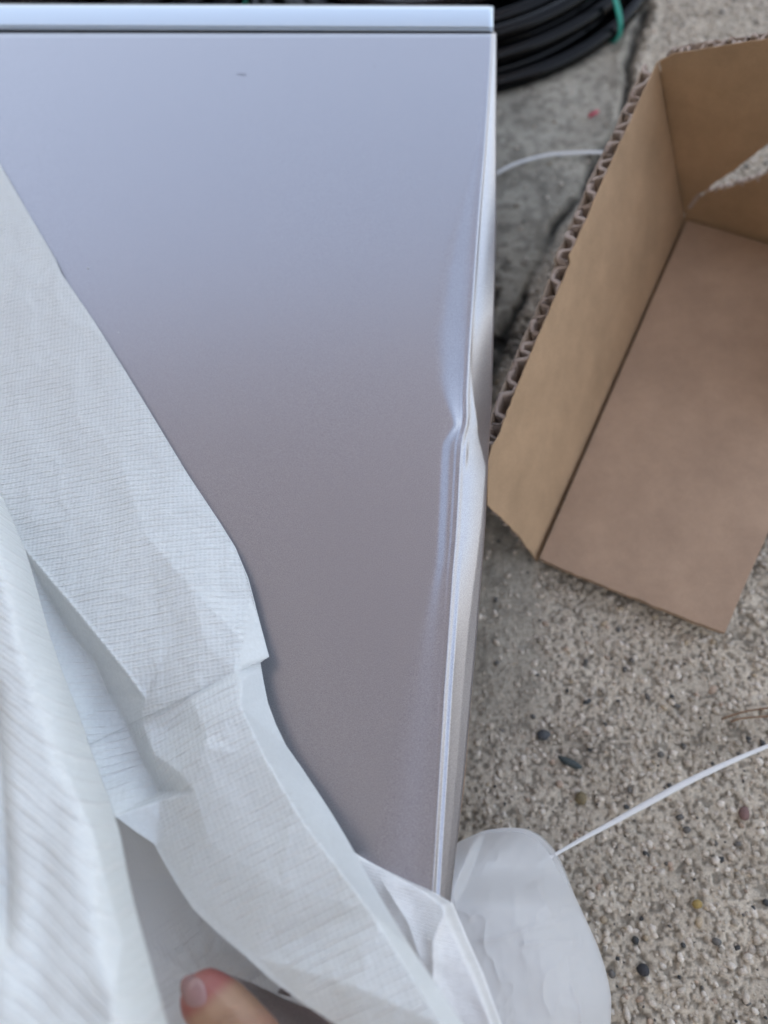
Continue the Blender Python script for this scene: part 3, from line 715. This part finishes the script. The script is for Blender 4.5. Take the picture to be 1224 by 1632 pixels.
# ------------------------------------------------------------------ cardboard carton
ctn = empty('cardboard_box', tuple(W(1000, 700, .012)))
props(ctn, 'open brown corrugated cardboard box with torn fluted edges on the concrete', 'box')
FZ = .012
P0 = W(1090, 345, FZ); P4 = W(851, 886, FZ); P1 = W(1048, 98, .175)
nL = np.cross(P4 - P0, P1 - P0); nL /= np.linalg.norm(nL)
if nL[0] > 0: nL = -nL                         # points outwards (left)
P5 = W(1300, 405, FZ)
nB = np.cross(P5 - P0, P1 - P0); nB /= np.linalg.norm(nB)
if nB[1] < 0: nB = -nB                         # points outwards (up the picture)
def slab(name, pts, n, th, m, parent=ctn, sub=None, bev=.0004):
    pts = [np.array(p) for p in pts]; k = len(pts)
    v = pts + [p + n * th for p in pts]
    # orientation
    f = [tuple(range(k)), tuple(range(2 * k - 1, k - 1, -1))] + [(i, i + k, (i + 1) % k + k, (i + 1) % k) for i in range(k)]
    o = meshobj(name, v, f, m, parent, smooth=False)
    bm = bmesh.new(); bm.from_mesh(o.data); bmesh.ops.recalc_face_normals(bm, faces=bm.faces); bm.to_mesh(o.data); bm.free()
    return o
def densify(pts, jit=0, step=8, seed=1):
    rr = np.random.RandomState(seed); out = []
    for a, b_ in zip(pts[:-1], pts[1:]):
        n_ = max(1, int(math.hypot(b_[0] - a[0], b_[1] - a[1]) / step))
        for i in range(n_):
            t_ = i / n_; out.append((a[0] + (b_[0] - a[0]) * t_ + rr.randn() * jit, a[1] + (b_[1] - a[1]) * t_ + rr.randn() * jit))
    out.append(pts[-1]); return out
rimL = [(1049, 97), (1022, 155), (1000, 205), (978, 252), (955, 302), (935, 350), (914, 394), (908, 408), (909, 420), (885, 475), (860, 532), (838, 585), (820, 628), (803, 672), (798, 690), (784, 712), (778, 735), (777, 806)]
rimd = densify(rimL, .5, 9)
botL = densify([(777, 806), (800, 828), (830, 858), (849, 884)], .6, 8)
TB = .0118
ax_ = (P4 - P0) / np.linalg.norm(P4 - P0); dvL_ = np.cross(nL, ax_); dvL_ = dvL_ if dvL_[2] < 0 else -dvL_
wallL = [onplane(np.array(x), np.array(y), P0, nL) for x, y in rimd + botL]
wallL += [P4 + dvL_ * .011, P0 + dvL_ * .011, P0 - ax_ * .0012]
slab('side_wall', wallL, nL, .0008, M_kraft)
# corrugated medium of a wall: square-ish wave along a rim line, going down the wall
def flutes(name, rim, P0_, n_, pitch, th, depth, seed, dvec, drop=0.001, crush=.25):
    rr = np.random.RandomState(seed)
    pts = np.array([onplane(np.array(x), np.array(y), P0_, n_) for x, y in rim])
    seglen = np.r_[0, np.cumsum(np.linalg.norm(np.diff(pts, axis=0), axis=1))]
    nn = int(seglen[-1] / pitch * 16); s = np.linspace(0, seglen[-1], nn)
    base = np.stack([np.interp(s, seglen, pts[:, j]) for j in range(3)], -1)
    ph = s / pitch + .16 * np.interp(s, np.linspace(0, seglen[-1], 40), rr.randn(40))
    wv = .5 + .5 * np.tanh(4.5 * np.sin(2 * np.pi * ph)) / np.tanh(4.5)
    off = .0024 + (th - .0036) * wv + .0005 * np.interp(s, np.linspace(0, seglen[-1], 160), rr.randn(160))
    rows = []
    for k, dd in enumerate([0, .003, .008, .02, depth]):
        dr_ = drop + np.interp(s, np.linspace(0, seglen[-1], 60), rr.rand(60)) * .0045 * (k == 0)
        rows.append(base + n_ * (off + .0004)[:, None] + dvec * (dd + dr_)[:, None])
    R_ = np.stack(rows, 0)
    o = meshobj(name, R_, gridfaces(len(rows), nn), M_flute, ctn); solidify(o, .0030, 0); return o
ax = (P4 - P0) / np.linalg.norm(P4 - P0)
dvL = np.cross(nL, ax); dvL = dvL if dvL[2] < 0 else -dvL
flutes('flute_layer', rimL[:-1], P0, nL, .0212, TB, .06, 3, dvL)
# outer liner, torn lower than the inner one
def outer(name, rim, P0_, n_, th, dvec, depth, seed, drop=.0015, jag=.003, m=M_kraftout):
    rr = np.random.RandomState(seed)
    pts = np.array([onplane(np.array(x), np.array(y), P0_, n_) for x, y in rim])
    sl = np.r_[0, np.cumsum(np.linalg.norm(np.diff(pts, axis=0), axis=1))]; s = np.linspace(0, sl[-1], 160)
    base = np.stack([np.interp(s, sl, pts[:, j]) for j in range(3)], -1)
    j_ = drop + jag * (np.interp(s, np.linspace(0, sl[-1], 30), rr.rand(30)) + .3 * rr.rand(160))
    R_ = np.stack([base + n_ * (th + .0008) + dvec * j_[:, None], base + n_ * (th + .0008) + dvec * (.02), base + n_ * (th + .0008) + dvec * depth], 0)
    o = meshobj(name, R_, gridfaces(3, 160), m, ctn, smooth=False); solidify(o, .0008, 0); return o
outer('outer_liner', rimL[:-1], P0, nL, TB, dvL, .11, 5, drop=.0012, jag=.0035)
# near end of the side wall shows crushed flutes
flutes('torn_edge', [(777, 806), (800, 828), (830, 858), (849, 884)], P0, nL, .009, .006, .03, 21, -ax, drop=0)

# end wall with a torn slot
rimB = [(1051, 97), (1060, 92), (1075, 86), (1110, 80), (1160, 72), (1224, 62), (1300, 50)]
up = densify(rimB, .3, 10, 2) + [(1300, 165)] + densify([(1260, 200), (1224, 229), (1195, 252), (1165, 275), (1140, 292), (1116, 308), (1103, 320), (1097, 332), (1092, 343)], .6, 8, 4)
slab('end_wall', [onplane(np.array(x), np.array(y), P0, nB) for x, y in up], nB, .0008, M_kraft)
low = densify([(1092, 343), (1103, 328), (1116, 314), (1128, 305), (1160, 299), (1192, 290), (1224, 276), (1300, 240)], .5, 8, 6)
axb_ = (P5 - P0) / np.linalg.norm(P5 - P0); dvB_ = np.cross(nB, axb_); dvB_ = dvB_ if dvB_[2] < 0 else -dvB_
slab('end_wall_lip', [onplane(np.array(x), np.array(y), P0, nB) for x, y in low] + [P5 + dvB_ * .011, P0 + dvB_ * .011], nB, .0008, M_kraft)
axb = (P5 - P0) / np.linalg.norm(P5 - P0); dvB = np.cross(nB, axb); dvB = dvB if dvB[2] < 0 else -dvB
flutes('flute_layer', rimB[1:], P0, nB, .0150, .0095, .05, 8, dvB, drop=.0005)
outer('outer_liner', rimB[1:], P0, nB, .0095, dvB, .10, 9, drop=.001, jag=.003, m=M_flute)
flutes('flute_layer', [(1122, 307), (1160, 299), (1192, 290), (1224, 276), (1300, 240)], P0, nB, .010, .008, .02, 12, dvB, drop=.0)
# white torn paper at the corner
pts = [onplane(np.array(x), np.array(y), P0, nB) - nB * .002 for x, y in [(1096, 330), (1101, 322), (1108, 312), (1114, 306), (1119, 309), (1112, 318), (1103, 330)]]
slab('paper_shred', pts, nB, .0006, M_flute)
for k_, (x_, y_, w_, h_) in enumerate([(1136, 302, 9, 5), (1152, 298, 6, 7), (1178, 292, 10, 5), (1205, 284, 8, 6)]):
    q_ = [onplane(np.array(float(a)), np.array(float(b)), P0, nB) - nB * .001 * (1 + k_ % 2) for a, b in [(x_, y_), (x_ + w_ * .4, y_ - h_), (x_ + w_, y_ - 2), (x_ + w_ * .7, y_ + 4)]]
    slab('paper_shred', q_, nB, .0005, M_flute)
# floor of the box
flo = [(1095, 351), (1300, 411), (1300, 690), (1224, 850), (1190, 926), (1156, 1008)] + densify([(1156, 1008), (1110, 992), (1040, 964), (960, 932), (900, 908), (860, 889)], .5, 10, 7)[1:]
g0 = [W(x, y, FZ) for x, y in flo]
slab('floor', g0, np.array([0, 0, -1.]), .0055, M_kraftfloor)
# soft bulge of the floor near the crease: a bent margin strip
# dark creases are the real gaps between the boards; closing strip deep below

slab('crease_backing', [P0 + nL * .004 + nB * .004 + axb * .012, P0 + nL * .004 + nB * .004, P1 + nL * .003 + nB * .003 - np.array([0, 0, .01]), P1 + nB * .003 + axb * .012 - np.array([0, 0, .01])], nB, .002, M_kraft)
slab('crease_backing', [P0 + nB * .003 + np.array([0, 0, .012]), P5 + nB * .003 + np.array([0, 0, .012]), P5 + nB * .003 - np.array([0, 0, .008]), P0 + nB * .003 - np.array([0, 0, .008])], nB, .002, M_kraft)
# the far side wall, past the right edge of the picture
e0, e1 = W(1302, 412, FZ), W(1300, 688, FZ)
slab('side_wall', [e0, e1, e1 + np.array([.02, 0, .16]), e0 + np.array([.02, 0, .16])], np.array([1., 0, 0]), .01, M_kraft)

# ------------------------------------------------------------------ coil of black hose with green ties
coil = None
A_, B_, C_ = [W(x, y, .012)[:2] for x, y in [(790, 140), (920, 92), (1035, -4)]]
def circ(a, b_, c_):
    ax_, ay_ = a; bx, by_ = b_; cx_, cy_ = c_
    d = 2 * (ax_ * (by_ - cy_) + bx * (cy_ - ay_) + cx_ * (ay_ - by_))
    ux = ((ax_**2 + ay_**2) * (by_ - cy_) + (bx**2 + by_**2) * (cy_ - ay_) + (cx_**2 + cy_**2) * (ay_ - by_)) / d
    uy = ((ax_**2 + ay_**2) * (cx_ - bx) + (bx**2 + by_**2) * (ax_ - cx_) + (cx_**2 + cy_**2) * (bx - ax_)) / d
    return ux, uy, math.hypot(ax_ - ux, ay_ - uy)
ux, uy, RC = circ(A_, B_, C_)
print("coil centre", ux, uy, RC)
coil = empty('hose_coil', (ux, uy, 0))
props(coil, 'coil of glossy black hose lying on the concrete behind the cabinet top', 'hose')
rr_ = .0098
for k, (dR, z, ox, oy) in enumerate([(0, .009, 0, 0), (-.018, .009, .001, 0), (-.012, .024, .002, .002), (-.031, .024, 0, .001), (-.037, .009, 0, 0), (-.026, .039, .004, .003), (-.047, .038, 0, 0), (-.055, .010, 0, 0), (-.064, .027, 0, 0), (-.062, .050, -.002, .002), (-.080, .012, 0, 0), (-.084, .034, 0, 0), (-.098, .010, 0, 0), (-.100, .030, 0, 0), (-.116, .012, 0, 0), (-.118, .030, 0, 0), (-.134, .012, 0, 0), (-.152, .012, 0, 0)]):
    pts = []
    dR *= 1.26; z *= 1.15
    for i in range(96):
        a = 2 * math.pi * i / 96; R_ = RC + dR - rr_ + .0012 * math.sin(3 * a + k) + .001 * math.sin(5 * a + 2 * k)
        pts.append((ux + ox + R_ * math.cos(a), uy + oy + R_ * math.sin(a), z + .0012 * math.sin(2 * a + 1.7 * k)))
    tube('hose_turn', pts, rr_ * (1 - .03 * (k % 3)), M_black, coil, n=14, closed=True)
def tie(x, y, spread):
    q = W(x, y, .03); a = math.atan2(q[1] - uy, q[0] - ux)
    for j in range(3):
        aa = a + (j - 1) * .006 * spread
        e = np.array([math.cos(aa), math.sin(aa)]); c0 = np.array([ux, uy])
        prof = [(.0015, .004), (.0035, .012), (.001, .022), (-.006, .034), (-.018, .050), (-.035, .058), (-.055, .062), (-.080, .050), (-.097, .03), (-.098, .008), (-.05, .0008), (-.006, .0008)]
        pts = [(*(c0 + e * (RC + r0 * 1.15) + np.array([-e[1], e[0]]) * (.0006 * math.sin(2 * i + j) + .003 * math.sin(math.pi * min(i, 6) / 6))), z * 1.15) for i, (r0, z) in enumerate(prof)]
        P_ = [pts[-1]] + pts + pts[:2]
        tube('twine', spline(P_, 5)[5:-5], .0016, M_twine, coil, n=8)
tie(976, 22, 1.1); tie(445, -20, 1.4)
coil2 = coil.copy(); link(coil2); coil2.location = (ux - .50, uy + .13, 0); coil2.rotation_euler = (0, 0, .7)
for ch in list(coil.children):
    if ch.name.startswith('hose_turn'):
        d2 = ch.copy(); link(d2); d2.parent = coil2
coil['label'] = 'coil of black hose tied with green twine right behind the cabinet lid'
coil2['label'] = 'second coil of black hose, a sliver of it above the left part of the lid'
coil['group'] = coil2['group'] = 'coils of black hose'

# ------------------------------------------------------------------ cords and litter
c1 = tube('string', spline([W(x, y, z) for x, y, z in [(740, 305, .004), (790, 277, .005), (825, 260, .006), (870, 248, .006), (915, 244, .005), (960, 243, .004), (1000, 246, .004)]], 8), .0021, M_cord, n=8, flat=.5)
props(c1, 'short thin white cord on the concrete between the cabinet and the box', 'cord')
cp = [(850, 1383, .05), (888, 1360, .048), (930, 1336, .045), (980, 1309, .042), (1040, 1276, .04), (1100, 1244, .038), (1160, 1216, .035), (1224, 1189, .032), (1300, 1160, .03)]
sp = spline([W(*p) for p in cp], 8); nn = len(sp)
rad = [.0010 + .0011 * math.exp(-((i / nn - .55) / .28) ** 2) for i in range(nn)]
c2 = tube('string', sp, rad, M_cord, n=8, flat=.55)
props(c2, 'taut white cord running up to the right from the foam pouch', 'cord')
o = tube('plastic_scrap', [W(939, 187, .004), W(943, 182, .0055), W(948, 180, .0055), (W(953, 176, .004))], [.0018, .0026, .0026, .0016], M_red, n=6, flat=.4)
props(o, 'small red plastic scrap on the concrete left of the box', 'scrap')
for pts, lab in [([(1150, 1146), (1180, 1136), (1205, 1131), (1260, 1124)], 'upper thin dry stalk on the concrete below the box'), ([(1165, 1150), (1190, 1144), (1260, 1140)], 'lower thin dry stalk on the concrete below the box')]:
    o = tube('dry_stalk', spline([W(x, y, .004) for x, y in pts], 5), .0007, M_straw, n=6); props(o, lab, 'dry grass', 'dry stalks')

# ------------------------------------------------------------------ the hand
ZT = ZP + .036
base = np.array(W(340, 1600, ZT))
vw = np.array(CAM) - base; vw /= np.linalg.norm(vw)
def HP(x, y, dz): return np.array(W(x, y, ZT + dz))
parts = []
def cap(a, b_, ra, rb, sq=1.0, n=14):
    a, b_ = np.array(a), np.array(b_)
    for i in range(n + 1):
        t_ = i / n; parts.append((a + (b_ - a) * t_, ra + (rb - ra) * t_, sq))
tip = HP(330, 1591, 0); m1_ = HP(352, 1612, -.001); j1 = HP(394, 1654, .002); j2 = HP(455, 1745, .012); wr = HP(640, 1900, .01)
cap(tip, m1_, .0112, .0126); cap(m1_, j1, .0126, .0120); cap(j1, j2, .0122, .0138, n=20); cap(j2, HP(560, 1830, .012), .0125, .020)
# palm, fingers and wrist, below the picture
pc = HP(640, 1830, .0); 
d_f = np.array([-.25, -.97, 0]); sidev = np.array([.97, -.25, 0])
kn = [HP(500, 1960, .0) + sidev * .020 * i + np.array([0, -.003 * abs(i - 1.3), 0]) for i in range(4)]
for i, kk_ in enumerate(kn):
    cap(wr + np.array([.006 * i, 0, -.004]), kk_, .016, .0115, n=22)
    L_ = [.088, .098, .092, .072][i]
    dirs = [np.array([-.9, -.3, -.25]), np.array([-.55, .1, -.85]), np.array([.3, .25, -.8])]
    p = kk_
    for q, (dv, fr, r0, r1) in enumerate(zip(dirs, (.44, .32, .24), (.0100, .0088, .0080), (.0088, .0080, .0068))):
        dv = dv / np.linalg.norm(dv); p2 = p + dv * L_ * fr * .8; p2[2] = max(p2[2], .205); cap(p, p2, r0, r1, n=12); p = p2
cap(wr, wr + np.array([.09, -.16, .03]), .026, .030, n=30)
bm = bmesh.new()
for c_, r0, sq in parts:
    bmesh.ops.create_icosphere(bm, subdivisions=2, radius=r0, matrix=Matrix.Translation(Vector(c_)))
me = bpy.data.meshes.new('person'); bm.to_mesh(me); bm.free()
hand = bpy.data.objects.new('person', me); link(hand)
rm = hand.modifiers.new('r', 'REMESH'); rm.mode = 'VOXEL'; rm.voxel_size = .0011
smo = hand.modifiers.new('s', 'SMOOTH'); smo.iterations = 8; smo.factor = .6
dg = bpy.context.evaluated_depsgraph_get(); dg.update()
me2 = bpy.data.meshes.new_from_object(hand.evaluated_get(dg)); hand.modifiers.clear(); hand.data = me2
vs = np.empty(len(me2.vertices) * 3); me2.vertices.foreach_get('co', vs); vs = vs.reshape(-1, 3)
# skin folds over the joint and tone: flushed tip, pale pressed band, then normal skin
hx, hy = pix_of(vs)
dj = ((hx - 386) * .62 + (hy - 1650) * .78)
for o_, a_ in ((-40, .0006), (-33, .0010), (-25, .0008), (-18, .0007), (-8, .0006)):
    vs[:, 2] -= a_ * np.exp(-((dj - o_ + 5 * np.sin(hx / 13)) / 2.2) ** 2)
me2.vertices.foreach_set('co', vs.ravel())
al = ((hx - 300) * .66 + (hy - 1560) * .75)
red = np.array([.38, .13, .11]); yel = np.array([.46, .28, .18]); nor = np.array([.42, .23, .155]); pk = np.array([.40, .17, .14])
t1 = sstep(35, 62, al)[:, None]; t2 = sstep(95, 140, al)[:, None]; t0 = (1 - sstep(-6, 18, al))[:, None]
colh = (red * (1 - t0) + pk * t0) * (1 - t1) + (yel * (1 - t2) + nor * t2) * t1
colh *= .86
colh *= (.93 + .14 * fbm(hx / 14, hy / 14, 3))[:, None]
ca = me2.color_attributes.new('tone', 'FLOAT_COLOR', 'POINT'); c4 = np.ones((len(vs), 4)); c4[:, :3] = colh; ca.data.foreach_set('color', c4.ravel())
me2.materials.clear(); me2.materials.append(M_skin)
me2.polygons.foreach_set('use_smooth', [True] * len(me2.polygons))
props(hand, 'person pressing a thumb onto the foam at the bottom edge, bare thumb in view', 'person')
# nail: a curved plate set on the thumb
bvh = BVHTree.FromPolygons([Vector(v) for v in vs], [tuple(p.vertices) for p in me2.polygons])
NV = []; NF = []; nr_, nc_ = 16, 28
cn = (309, 1581)
for i in range(nr_):
    rr2 = i / (nr_ - 1)
    for k in range(nc_):
        th = 2 * math.pi * k / nc_
        ex = 22 * math.copysign(abs(math.cos(th)) ** .82, math.cos(th)); ey = 29 * math.copysign(abs(math.sin(th)) ** .82, math.sin(th))
        a = -.25; x = cn[0] + rr2 * (ex * math.cos(a) - ey * math.sin(a)); y = cn[1] + rr2 * (ex * math.sin(a) + ey * math.cos(a))
        d = Vector(ray(np.array(x), np.array(y))).normalized()
        hit, nrm, _, _ = bvh.ray_cast(CAM, d)
        if hit is None: hit = Vector(W(x, y, ZT + .004)); nrm = Vector((0, 0, 1))
        NV.append(hit + nrm * (.0005 * (1 - rr2 ** 6) - .0001 - .0006 * rr2 ** 8))
for i in range(nr_ - 1):
    for k in range(nc_):
        NF.append((i * nc_ + k, i * nc_ + (k + 1) % nc_, (i + 1) * nc_ + (k + 1) % nc_, (i + 1) * nc_ + k))
o = meshobj('thumbnail', NV, NF, M_nail); o.parent = hand
